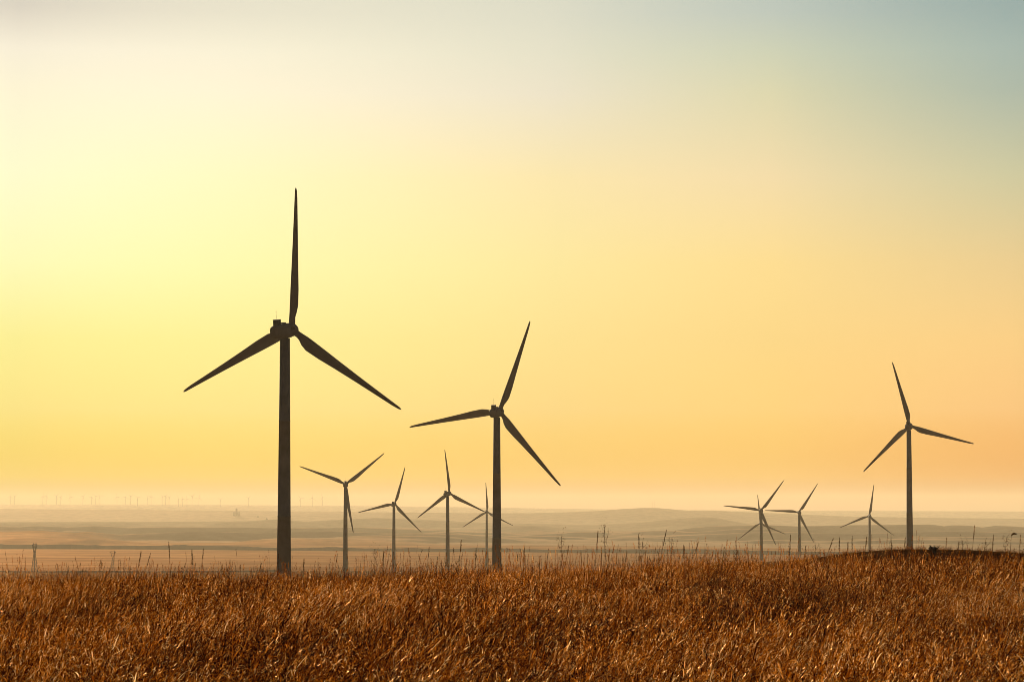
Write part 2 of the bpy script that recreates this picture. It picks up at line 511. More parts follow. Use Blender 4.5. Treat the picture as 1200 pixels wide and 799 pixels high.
# ------------------------------------------------------------------ haze: even air over the plain
def build_haze():
    b = MB()
    top, bot, s = 232.0, -128.0, 40000.0
    b.box((0, 0, (top + bot) / 2), (2 * s, 2 * s, top - bot))
    m = bpy.data.materials.new('evening_haze'); m.use_nodes = True
    N, L = m.node_tree.nodes, m.node_tree.links
    N.clear()
    out = N.new('ShaderNodeOutputMaterial'); v = N.new('ShaderNodeVolumePrincipled')
    v.inputs['Color'].default_value = (0.96, 0.865, 0.63, 1)
    v.inputs['Density'].default_value = HAZE_DENSITY
    v.inputs['Anisotropy'].default_value = 0.20
    L.new(v.outputs[0], out.inputs['Volume'])
    o = b.build('haze', m)
    tag(o, 'pale evening haze lying over the plain', 'haze', kind='stuff')
    return o


build_haze()

# ------------------------------------------------------------------ wind turbines
M_TOWER = plain_mat('grey_turbine_paint', (0.19, 0.195, 0.205), 0.9, 0.18, 0.35, 0.05)
M_BLADE = plain_mat('grey_blade_coating', (0.20, 0.195, 0.19), 0.8, 0.10, 0.25, 0.1)
M_DARK = plain_mat('dark_grille', (0.03, 0.03, 0.032), 0.7, 0.2, 3.0)


def tower_mesh():
    b = MB()
    prof = [(0, 1.82), (0.25, 1.82), (8, 1.66), (22, 1.51), (22.02, 1.54), (22.3, 1.54), (22.32, 1.505), (44, 1.31), (44.02, 1.34), (44.25, 1.34), (44.27, 1.305), (TOWER_H - 1.7, 1.14)]
    b.loft([[Vector((r * math.cos(2 * math.pi * k / 32), r * math.sin(2 * math.pi * k / 32), z)) for k in range(32)] for z, r in prof])
    return b


def nacelle_mesh():
    """local: rotor axis along +Y, tower at origin, z = 0 at the rotor axis"""
    b = MB()
    secs = [(-5.3, 0.80, -0.75, 0.95), (-5.1, 1.20, -1.15, 1.30), (-4.0, 1.50, -1.50, 1.60), (-1.0, 1.62, -1.68, 1.72), (1.6, 1.60, -1.66, 1.70), (2.6, 1.45, -1.45, 1.52), (3.1, 1.15, -1.15, 1.2)]
    rings = []
    for y, hw, z0, z1 in secs:
        c = 0.62 * hw
        pts = [(-hw, z0 + c), (-hw + c * 0.3, z0 + c * 0.3), (-hw + c, z0), (hw - c, z0), (hw - c * 0.3, z0 + c * 0.3), (hw, z0 + c), (hw, z1 - c), (hw - c * 0.3, z1 - c * 0.3), (hw - c, z1), (-hw + c, z1), (-hw + c * 0.3, z1 - c * 0.3), (-hw, z1 - c)]
        rings.append([Vector((x, y, z)) for x, z in pts])
    b.loft(rings, True, False)
    return b


def blade_mesh():
    """along +Z from the hub centre; seen down +Y the trailing edge lies to +X"""
    b = MB()
    secs = [  # z, chord, lead fraction, thickness ratio, twist deg
     (0.9, 1.55, 0.5, 1.0, 0), (2.1, 1.50, 0.5, 1.0, -8), (3.0, 1.75, 0.44, 0.72, -20), (4.2, 2.45, 0.35, 0.42, -22), (5.8, 2.85, 0.30, 0.30, -21),
     (9.5, 2.62, 0.29, 0.25, -17), (14, 2.10, 0.29, 0.21, -13), (20, 1.55, 0.29, 0.18, -9), (26, 1.10, 0.30, 0.17, -6), (30.5, 0.78, 0.32, 0.16, -5), (32.4, 0.55, 0.40, 0.16, -5), (33.0, 0.20, 0.5, 0.2, -5)]
    n = 18
    rings = []
    for z, c, lf, th, tw in secs:
        ring = []
        for k in range(n):
            a = 2 * math.pi * k / n
            u = (1 - math.cos(a)) / 2           # 0 leading, 1 trailing
            rnd = max(0.0, (th - 0.35) / 0.65)
            shape = math.sin(a) * (rnd + (1 - rnd) * (1 - u * 0.75) * 1.15)
            x = (u - lf) * c; y = shape * 0.5 * th * c
            t = R(tw)
            ring.append(Vector((x * math.cos(t) - y * math.sin(t), x * math.sin(t) + y * math.cos(t) + 0.006 * z * z / 33, z)))
        rings.append(ring)
    b.loft(rings)
    return b


def hub_mesh():
    b = MB()
    prof = [(-1.45, 1.0), (-1.4, 1.35), (-0.6, 1.55), (0.4, 1.5), (1.2, 1.15), (1.75, 0.65), (1.95, 0.12)]
    b.loft([[Vector((r * math.cos(2 * math.pi * k / 24), y, r * math.sin(2 * math.pi * k / 24))) for k in range(24)] for y, r in prof])
    return b


def make_turbine():
    root = empty('wind_turbine')
    tower_mesh().build('tower', M_TOWER, root)
    d = MB(); d.box((0, -1.74, 2.4), (0.9, 0.16, 2.1)); door = d.build('tower_door', M_DARK, root)
    nac = nacelle_mesh().build('nacelle', M_TOWER, root); nac.location.z = TOWER_H; nac.rotation_euler.x = TILT
    c = MB(); c.box((0, -3.7, 2.05), (1.35, 1.3, 1.45)); c.box((0, -3.7, 2.80), (1.45, 1.4, 0.06)); c.build('cooler_box', M_DARK, nac)
    h = MB(); h.box((0.35, -1.2, 1.83), (0.9, 0.7, 0.34)); h.build('roof_hatch', M_DARK, nac)
    v = MB()
    for q in range(5): v.box((1.60, 0.15 + 0.36 * q, 0.55 - 0.05 * (q % 2)), (0.09, 0.24, 0.62))
    v.box((1.60, 0.85, 0.22), (0.07, 1.72, 0.06))
    v.build('side_vent', M_DARK, nac)
    w = MB(); w.tube([(0.2, -4.2, 3.0), (0.2, -4.2, 5.2)], [0.022, 0.015], 6); w.tube([(0.0, -4.2, 4.6), (0.4, -4.2, 4.6)], [0.015, 0.015], 6)
    w.build('wind_vane', M_DARK, nac)
    hub = hub_mesh().build('hub', M_TOWER, root); hub.location = (0, OVERHANG * math.cos(TILT), TOWER_H + OVERHANG * math.sin(TILT))
    bme = blade_mesh().mesh('blade', M_BLADE)
    for k in range(3):
        bl = bpy.data.objects.new('blade', bme); col.objects.link(bl); bl.parent = hub
        bl.rotation_euler = (0, k * 2 * math.pi / 3, 0)
    return root


def pose_turbine(o, loc, rz, spin):
    o.location = loc; o.rotation_euler = (0, 0, rz)
    for ch in o.children:
        if ch.name.startswith('hub'): ch.rotation_euler = (Matrix.Rotation(TILT, 4, 'X') @ Matrix.Rotation(spin, 4, 'Y')).to_euler()


turbine = make_turbine()
for i, (hub, d, yaw, al, off) in enumerate(SPOTS):
    o = turbine if i == 0 else copy_tree(turbine)
    pose_turbine(o, (hub.x, hub.y, hub.z - TOWER_H), -yaw - az_of(TIPS[i][3]), al)
    tag(o, TURBINE_LABELS[i], 'wind turbine', 'wind turbines standing on the plain')

# far row on the horizon
far_px = [12, 17, 50, 54, 66, 71, 82, 97, 107, 112, 117, 137, 147, 153, 161, 173, 177, 190, 194, 198, 209, 214, 219, 225, 233, 258, 291, 352, 366, 378]
for i, px in enumerate(far_px):
    o = copy_tree(turbine)
    for ch in list(o.children):
        pass
    d = 22500 + random.uniform(-200, 200)
    g = at_dist(px, 600, d)
    s = random.uniform(0.98, 1.12)
    pose_turbine(o, (g.x, g.y, tz(g.x, g.y) - 6.0), R(random.uniform(-35, 5)), random.uniform(0, 2.09))
    o.scale = (s, s, s)
    tag(o, 'tiny faint wind turbine in the far row along the hazy horizon', 'wind turbine', 'far turbines along the horizon')
# ------------------------------------------------------------------ low embankments across the plain
M_BANK = plain_mat('bank_earth', (0.030, 0.017, 0.008), 0.95, 0.35, 0.02, 0.1)


def embankment(name, rows, height, width, label):
    """rows: photo column, photo row of its foot on the plain"""
    b = MB(); rings = []
    xs = np.linspace(rows[0][0], rows[-1][0], 220)
    for i, px in enumerate(xs):
        py = np.interp(px, [p[0] for p in rows], [p[1] for p in rows])
        rr = np.linspace(1500, 8500, 1400)
        v = ray(px, 600); a = math.atan2(v.x, v.y)
        zz = np.interp(rr, BASE_R, BASE_Z)
        r = rr[np.argmin(np.abs(zz / rr + (py - HORIZON) / F))]
        c = Vector((math.sin(a), math.cos(a), 0))
        h = height * (0.8 + 0.35 * mnoise.noise(Vector((px * 0.013, 3.1, r * 0.001))) + 0.15 * mnoise.noise(Vector((px * 0.11, 1.7, 0))))
        if height > 5: h *= 1.0 + 0.45 * float(smoothstep(340, 200, np.array(px)))
        ring = []
        for k, dz in ((-0.5, -1.5), (-0.06, 1.0), (0.06, 1.0), (0.5, -1.5)):
            p = c * (r + k * width)
            zg = tz(p.x, p.y)
            ring.append(Vector((p.x, p.y, zg + (h if dz > 0 else -1.0))))
        rings.append(ring)
    b.loft(rings, True, False)
    o = b.build(name, M_BANK)
    tag(o, label, 'embankment', kind='structure')
    return o


embankment('embankment', [(-250, 641.3), (0, 642.2), (150, 642.6), (330, 644.6), (500, 645.8), (700, 647.3), (900, 649.3), (1010, 650.2)], 8.5, 34, 'long low dark embankment line crossing the whole plain')
embankment('embankment', [(-250, 667.8), (0, 668.4), (150, 669.2), (235, 669.6), (340, 669.2)], 2.0, 14, 'short brown field bank just beyond the grass on the left')

# ------------------------------------------------------------------ power pylons
M_STEEL = plain_mat('weathered_steel', (0.045, 0.038, 0.032), 0.6, 0.2, 1.0)


def make_pylon(h=32.0):
    root = empty('power_pylon')
    waist, top = h * 0.66, h
    b = MB()
    def corners(z):
        w = np.interp(z, [0, waist], [3.1, 0.75])
        return [Vector((sx * w, sy * w * 0.8, z)) for sx, sy in ((-1, -1), (1, -1), (1, 1), (-1, 1))]
    zs = [0, waist * 0.28, waist * 0.52, waist * 0.72, waist * 0.88, waist]
    for k in range(4):
        b.tube([corners(z)[k] for z in zs], [0.38] * len(zs), 5)
    for i in range(len(zs) - 1):
        A, B = corners(zs[i]), corners(zs[i + 1])
        for k in range(4):
            b.tube([A[k], B[(k + 1) % 4]], [0.2, 0.2], 4); b.tube([A[(k + 1) % 4], B[k]], [0.2, 0.2], 4)
            b.tube([B[k], B[(k + 1) % 4]], [0.17, 0.17], 4)
    b.build('lattice_body', M_STEEL, root)
    w = MB()
    for sx in (-1, 1):
        for sy in (-0.6, 0.6):
            w.tube([(sx * 0.75, sy, waist), (sx * 3.0, sy, h * 0.86), (sx * 3.0, sy, h * 0.95), (sx * 2.6, 0, h)], [0.42, 0.40, 0.36, 0.3], 5)
        for t in (0.25, 0.5, 0.75):
            z = waist + (h * 0.86 - waist) * t; x = sx * (0.75 + 2.25 * t)
            w.tube([(x, -0.6, z), (x + sx * 0.5, 0.6, z + 1.2)], [0.1, 0.1], 4)
    w.build('window_frame', M_STEEL, root)
    a = MB()
    for sy in (-0.6, 0.6):
        a.tube([(-5.2, 0, h * 0.925), (-3, sy, h * 0.95), (3, sy, h * 0.95), (5.2, 0, h * 0.925)], [0.25, 0.36, 0.36, 0.25], 5)
        a.tube([(-5.2, 0, h * 0.925), (-3, sy, h * 0.89), (3, sy, h * 0.89), (5.2, 0, h * 0.925)], [0.2, 0.26, 0.26, 0.2], 5)
    a.build('crossarm', M_STEEL, root)
    ins = None
    for x in (-4.8, 0.0, 4.8):
        m = MB(); z0 = h * 0.915
        m.tube([(x, 0, z0 - 0.22 * k) for k in range(13)], [0.04 if k % 2 else 0.17 for k in range(13)], 8)
        m.build('insulator', M_DARK, root)
    return root


pyl = make_pylon()
for i, (px, ft, hh, rz, lab) in enumerate([(41.0, 667.0, 33.5, 62, 'lattice power pylon seen nearly edge on beside the embankment'),
                                        (132.5, 666.5, 24.0, 8, 'shorter lattice power pylon with an open Y shaped head')]):
    o = pyl if i == 0 else copy_tree(pyl)
    g = at_dist(px, 600, 3380.0)
    s = hh / 32.0 * 1.0
    o.location = (g.x, g.y, tz(g.x, g.y) - 0.2); o.rotation_euler = (0, 0, R(rz)); o.scale = (s * 0.9, s * 0.9, s)
    tag(o, lab, 'pylon', 'power pylons on the plain')

# ------------------------------------------------------------------ things on the far ridge
M_CONC = plain_mat('far_concrete', (0.16, 0.15, 0.14), 0.8, 0.15, 0.1)


def grain_tower():
    root = empty('grain_elevator')
    b = MB(); b.box((0, 0, 15), (9, 9, 30)); b.build('head_house', M_CONC, root)
    r = MB(); r.loft([[Vector((-5, -5, 30)), Vector((5, -5, 30)), Vector((5, 5, 30)), Vector((-5, 5, 30))], [Vector((-0.5, -4, 34)), Vector((0.5, -4, 34)), Vector((0.5, 4, 34)), Vector((-0.5, 4, 34))]], True, False)
    r.build('roof', M_CONC, root)
    for x in (-10.5, 10.5):
        s = MB(); s.loft([[Vector((x + 5.4 * k * math.cos(2 * math.pi * i / 20), 5.4 * k * math.sin(2 * math.pi * i / 20), z)) for i in range(20)] for z, k in ((0, 1), (17, 1), (19.5, 0.15))])
        s.build('silo', M_CONC, root)
    return root


gt = grain_tower()
g = at_dist(277.2, 600, 16900.0)
gt.location = (g.x, g.y, tz(g.x, g.y) - 1); gt.scale = (1.25, 1.25, 1.3)
tag(gt, 'tiny hazy grain tower standing up from the far ridge line', 'tower')

M_MAST = plain_mat('mast_steel', (0.12, 0.10, 0.09), 0.6, 0.2, 0.5)


def radio_mast():
    root = empty('radio_mast')
    b = MB()
    for k in range(3):
        a = 2 * math.pi * k / 3
        b.tube([(0.9 * math.cos(a), 0.9 * math.sin(a), 0), (0.8 * math.cos(a), 0.8 * math.sin(a), 52)], [0.28, 0.24], 5)
    for z in range(0, 52, 4):
        for k in range(3):
            a, c = 2 * math.pi * k / 3, 2 * math.pi * (k + 1) / 3
            b.tube([(0.85 * math.cos(a), 0.85 * math.sin(a), z), (0.85 * math.cos(c), 0.85 * math.sin(c), z + 4)], [0.12, 0.12], 4)
    b.build('lattice_mast', M_MAST, root)
    t = MB(); t.tube([(0, 0, 51), (0, 0, 60)], [0.35, 0.2], 6); t.build('aerial', M_MAST, root)
    return root


rm = radio_mast()
for i, (px, s, lab) in enumerate([(764.3, 0.9, 'shorter of the two thin radio masts on the rounded far hill'), (767.4, 1.05, 'taller of the two thin radio masts on the rounded far hill')]):
    o = rm if i == 0 else copy_tree(rm)
    g = at_dist(px, 600, 17500.0)
    o.location = (g.x, g.y, tz(g.x, g.y) - 1); o.scale = (s, s, s * 0.8)
    tag(o, lab, 'radio mast', 'radio masts on the far hill')

M_LEAF = plain_mat('far_foliage', (0.05, 0.055, 0.025), 0.9, 0.4, 0.4)
M_BARK = plain_mat('bark', (0.06, 0.045, 0.03), 0.9, 0.3, 2.0)


def leaf_cloud(b, rad, zc, n, size, seed, flat=1.0):
    rg = random.Random(seed)
    lobes = [(Vector((rg.uniform(-.6, .6), rg.uniform(-.6, .6), rg.uniform(-.5, .5))), rg.uniform(.35, .65)) for _ in range(8)]
    for _ in range(n):
        c, q = rg.choice(lobes)
        d = Vector((rg.gauss(0, 1), rg.gauss(0, 1), rg.gauss(0, 1))).normalized() * q * rg.uniform(0.5, 1.05)
        p = (c + d) * rad; p.z = p.z * flat + zc
        u = Vector((rg.gauss(0, 1), rg.gauss(0, 1), rg.gauss(0, 1))).normalized(); w = u.orthogonal().normalized()
        s = size * rg.uniform(0.6, 1.3)
        b.add([p + u * s, p + w * s * 0.5, p - u * s, p - w * s * 0.5], [(0, 1, 2, 3)])


def far_tree():
    root = empty('distant_tree')
    t = MB(); t.tube([(0, 0, 0), (0.2, 0, 3), (0.1, 0.2, 7)], [0.5, 0.4, 0.2], 8)
    for k in range(5):
        a = k * 1.3; t.tube([(0.15, 0, 3 + 0.5 * k), (2.2 * math.cos(a), 2.2 * math.sin(a), 6 + 0.6 * k)], [0.2, 0.06], 6)
    t.build('trunk', M_BARK, root)
    c = MB(); leaf_cloud(c, 5.0, 8.5, 900, 0.6, 5, 0.9); c.build('crown', M_LEAF, root)
    return root


ft = far_tree()
for i, (px, d, s, lab) in enumerate([(302.3, 16700, 1.1, 'faint round tree on the far ridge right of the grain tower'), (312.5, 16500, 1.6, 'wider faint tree on the far ridge farthest from the grain tower'), (261.0, 13600, 1.5, 'pale tree below the far ridge, left of and lower than the grain tower')]):
    o = ft if i == 0 else copy_tree(ft)
    g = at_dist(px, 600, d)
    o.location = (g.x, g.y, tz(g.x, g.y) - 0.3); o.scale = (s * (1.5 if i else 1), s, s); o.rotation_euler = (0, 0, i * 1.1)
    tag(o, lab, 'tree', 'lone trees in the far haze')

# ------------------------------------------------------------------ the grass field
def grass_material(name, stops, trans=0.55, patch=0.30):
    m = bpy.data.materials.new(name); m.use_nodes = True
    N, L = m.node_tree.nodes, m.node_tree.links
    N.clear()
    out = N.new('ShaderNodeOutputMaterial')
    at = N.new('ShaderNodeAttribute'); at.attribute_name = 'tone'
    oi = N.new('ShaderNodeObjectInfo')
    geo = N.new('ShaderNodeNewGeometry')
    nz = N.new('ShaderNodeTexNoise'); nz.inputs['Scale'].default_value = 0.30; nz.inputs['Detail'].default_value = 4
    L.new(geo.outputs['Position'], nz.inputs['Vector'])
    a = N.new('ShaderNodeMath'); a.operation = 'MULTIPLY_ADD'; a.inputs[1].default_value = patch; a.inputs[2].default_value = -patch / 2
    L.new(oi.outputs['Random'], a.inputs[0])
    b = N.new('ShaderNodeMath'); b.operation = 'MULTIPLY_ADD'; b.inputs[1].default_value = patch * 4.0; b.inputs[2].default_value = -patch * 2.0
    L.new(nz.outputs['Fac'], b.inputs[0])
    c = N.new('ShaderNodeMath'); c.operation = 'ADD'; L.new(a.outputs[0], c.inputs[0]); L.new(b.outputs[0], c.inputs[1])
    d = N.new('ShaderNodeMath'); d.operation = 'ADD'; L.new(c.outputs[0], d.inputs[0]); L.new(at.outputs['Fac'], d.inputs[1])
    r = N.new('ShaderNodeValToRGB'); e = r.color_ramp.elements
    while len(e) > 1: e.remove(e[0])
    for i, (q, cc) in enumerate(stops):
        x = e[0] if i == 0 else e.new(q)
        x.position = q; x.color = (*cc, 1)
    L.new(d.outputs[0], r.inputs[0])
    df = N.new('ShaderNodeBsdfDiffuse'); tr = N.new('ShaderNodeBsdfTranslucent'); gl = N.new('ShaderNodeBsdfGlossy')
    gl.inputs['Roughness'].default_value = 0.27; gl.inputs['Color'].default_value = (1.0, 0.62, 0.28, 1)
    L.new(r.outputs[0], df.inputs['Color']); L.new(r.outputs[0], tr.inputs['Color'])
    m1 = N.new('ShaderNodeMixShader'); m1.inputs[0].default_value = trans
    L.new(df.outputs[0], m1.inputs[1]); L.new(tr.outputs[0], m1.inputs[2])
    m2 = N.new('ShaderNodeMixShader'); m2.inputs[0].default_value = 0.06
    L.new(m1.outputs[0], m2.inputs[1]); L.new(gl.outputs[0], m2.inputs[2])
    L.new(m2.outputs[0], out.inputs['Surface'])
    return m


M_GRASS = grass_material('dry_prairie_grass', GRASS_STOPS)


def dead_tone(rg):  # gap shade and glints carried by dark and pale leaf tones
    q = rg.random()
    if q < 0.60: return rg.uniform(0.06, 0.34)
    if q < 0.90: return rg.uniform(0.38, 0.62)
    return rg.uniform(0.7, 1.0)


class Ribbons:
    def __init__(self): self.v, self.f, self.t = [], [], []

    def strip(self, pts, widths, side, tone):
        o = len(self.v)
        for p, w in zip(pts, widths):
            self.v.append(p - side * (w / 2)); self.v.append(p + side * (w / 2))
        for i in range(len(pts) - 1):
            a = o + 2 * i; self.f.append((a, a + 1, a + 3, a + 2)); self.t.append(tone)

    def diamond(self, p, d, side, l, w, tone):
        o = len(self.v)
        self.v += [p, p + d * l * 0.45 + side * w / 2, p + d * l, p + d * l * 0.45 - side * w / 2]
        self.f.append((o, o + 1, o + 2, o + 3)); self.t.append(tone)

    def build(self, name, mat, link=True):
        me = bpy.data.meshes.new(name)
        me.from_pydata([tuple(p) for p in self.v], [], self.f)
        at = me.attributes.new('tone', 'FLOAT', 'FACE'); at.data.foreach_set('value', self.t)
        me.materials.append(mat); me.update()
        return me


def rvec(rg): return Vector((rg.gauss(0, 1), rg.gauss(0, 1), rg.gauss(0, 1))).normalized()


def grass_stem(rb, rg, base, h, lean, bend, az, leaves=3, head=True, w=0.0042):
    dirv = Vector((math.cos(az), math.sin(az), 0))
    def P(t): return base + Vector((0, 0, h * t * (1 - 0.25 * bend * t * t))) + dirv * (h * (lean * t + bend * t * t))
    side = Vector((rg.gauss(0, 1), rg.gauss(0, 1), 0)).normalized()
    tone = rg.gauss(0.28, 0.15)
    ts = [0, .3, .55, .75, .9, 1]
    rb.strip([P(t) for t in ts], [w * (1.15 - 0.6 * t) for t in ts], side, tone)
    for _ in range(leaves):
        t = rg.uniform(0.15, 0.82); p = P(t)
        la = rg.uniform(0, 2 * math.pi) if rg.random() < 0.45 else rg.gauss(0.0, 0.6)
        out = Vector((math.cos(la), math.sin(la), 0)); ln = rg.uniform(0.14, 0.40)
        rise, droop = rg.uniform(0.4, 1.3), rg.uniform(0.2, 1.2)
        s = out.cross(Vector((0, 0, 1))).normalized()
        s = (s + rvec(rg) * 0.5).normalized()
        pts = [p + (out * (u * 0.75) + Vector((0, 0, rise * u - droop * u * u))) * ln for u in (0, .25, .5, .75, 1)]
        lw = rg.uniform(0.005, 0.011)
        rb.strip(pts, [lw * 0.7, lw, lw * 0.9, lw * 0.6, lw * 0.1], s, dead_tone(rg))
    for _ in range((rg.random() < 0.55) + (rg.random() < 0.25) if leaves > 1 else 0):        # curled leaves, bleached tone also standing in for glints
        t = rg.uniform(0.35, 0.9); p = P(t); la = rg.gauss(0.0, 1.0); ln = rg.uniform(0.06, 0.16)
        out = Vector((math.cos(la), math.sin(la), 0)); rise, droop = rg.uniform(0.3, 1.8), rg.uniform(0.1, 1.1)
        s_ = (out.cross(Vector((0, 0, 1))) + rvec(rg) * 0.9).normalized(); lw = rg.uniform(0.008, 0.016)
        rb.strip([p + (out * (u * 0.8) + Vector((0, 0, rise * u - droop * u * u))) * ln for u in (0, .3, .6, .85, 1)], [lw * .6, lw, lw * .9, lw * .6, lw * .1], s_, rg.uniform(0.62, 1.0) if rg.random() < 0.6 else rg.uniform(0.42, 0.6))
    if head:
        n = rg.randint(9, 15)
        ht = rg.gauss(0.40, 0.2)
        hl = rg.uniform(0.10, 0.2) / h
        for k in range(n):
            t = 1 - hl * (k + rg.random()) / n
            ax = (P(min(1, t + .02)) - P(t - .02)).normalized()
            d = (ax + rvec(rg) * 0.55).normalized()
            rb.diamond(P(t), d, rvec(rg), rg.uniform(0.022, 0.045), rg.uniform(0.006, 0.013), min(1, max(0, ht + rg.gauss(0, .14) + (0.4 if rg.random() < 0.06 else 0))))


def grass_clump(seed, n=24, h=0.72, lean=0.22, tall=1, rad=0.30):
    rg = random.Random(seed); rb = Ribbons()
    for i in range(n):
        a = rg.uniform(0, 2 * math.pi); q = rad * math.sqrt(rg.random())
        base = Vector((q * math.cos(a), q * math.sin(a), -0.04))
        hh = rg.gauss(h, 0.16)
        grass_stem(rb, rg, base, hh, abs(rg.gauss(lean, 0.12)), rg.uniform(0.0, 0.28), rg.gauss(0, 0.75), rg.randint(2, 4))
    for i in range(tall):
        a = rg.uniform(0, 2 * math.pi); q = rad * rg.random()
        grass_stem(rb, rg, Vector((q * math.cos(a), q * math.sin(a), -0.04)), rg.uniform(0.95, 1.25), abs(rg.gauss(0.08, 0.06)), rg.uniform(0, 0.12), rg.gauss(0, 1.2), rg.randint(1, 2), True, 0.0042)
    for i in range(26):     # basal leaves
        a = rg.uniform(0, 2 * math.pi); q = rad * math.sqrt(rg.random())
        p = Vector((q * math.cos(a), q * math.sin(a), -0.04)); la = rg.gauss(0, 1.3); ln = rg.uniform(0.3, 0.6)
        out = Vector((math.cos(la), math.sin(la), 0)); s = (out.cross(Vector((0, 0, 1))) + rvec(rg) * 0.5).normalized()
        k = rg.uniform(0.25, 0.7)
        pts = [p + (out * (u * k + u * u * 0.3) + Vector((0, 0, 1.15 * u - 0.45 * u * u))) * ln for u in (0, .3, .6, .85, 1)]
        lw = rg.uniform(0.005, 0.009)
        rb.strip(pts, [lw, lw, lw * 0.85, lw * 0.5, lw * 0.1], s, max(0, rg.gauss(0.22, 0.16)))
    return rb.build('grass_clump', M_GRASS)


def wisp_clump(seed):
    rg = random.Random(seed); rb = Ribbons()
    for i in range(rg.randint(2, 4)):
        base = Vector((rg.gauss(0, .08), rg.gauss(0, .08), -0.04))
        grass_stem(rb, rg, base, rg.uniform(0.75, 1.15), abs(rg.gauss(0.05, 0.04)), rg.uniform(0, 0.10), rg.gauss(0, 1.2), 1, True, 0.0075)
    rb.t = [0.15 + t * 0.7 for t in rb.t]
    return rb.build('wisp_clump', M_GRASS)


def scatter(name, meshes, pts, rots, scales, variants):
    """one object of instanced clumps"""
    src = bpy.data.collections.new(name + '_clumps')
    for i, me in enumerate(meshes):
        src.objects.link(bpy.data.objects.new('clump_%02d' % i, me))
    me = bpy.data.meshes.new(name)
    me.vertices.add(len(pts)); me.vertices.foreach_set('co', np.asarray(pts, np.float32).ravel())
    for nm, ty, dat, key in (('turn', 'FLOAT_VECTOR', rots, 'vector'), ('size', 'FLOAT_VECTOR', scales, 'vector'), ('variant', 'INT', variants, 'value')):
        at = me.attributes.new(nm, ty, 'POINT')
        at.data.foreach_set(key, np.asarray(dat, np.int32 if ty == 'INT' else np.float32).ravel())
    o = bpy.data.objects.new(name, me); col.objects.link(o)
    ng = bpy.data.node_groups.new(name + '_growth', 'GeometryNodeTree')
    ng.interface.new_socket('Geometry', in_out='INPUT', socket_type='NodeSocketGeometry')
    ng.interface.new_socket('Geometry', in_out='OUTPUT', socket_type='NodeSocketGeometry')
    N, L = ng.nodes, ng.links
    gi, go = N.new('NodeGroupInput'), N.new('NodeGroupOutput')
    ip = N.new('GeometryNodeInstanceOnPoints'); ci = N.new('GeometryNodeCollectionInfo')
    ci.inputs['Collection'].default_value = src; ci.inputs['Separate Children'].default_value = True; ci.inputs['Reset Children'].default_value = True
    ip.inputs['Pick Instance'].default_value = True
    L.new(gi.outputs[0], ip.inputs['Points']); L.new(ci.outputs[0], ip.inputs['Instance'])
    for nm, ty, sock in (('turn', 'FLOAT_VECTOR', 'Rotation'), ('size', 'FLOAT_VECTOR', 'Scale'), ('variant', 'INT', 'Instance Index')):
        na = N.new('GeometryNodeInputNamedAttribute'); na.data_type = ty; na.inputs['Name'].default_value = nm
        L.new(na.outputs[0], ip.inputs[sock])
    L.new(ip.outputs[0], go.inputs[0])
    md = o.modifiers.new('growth', 'NODES'); md.node_group = ng
    return o


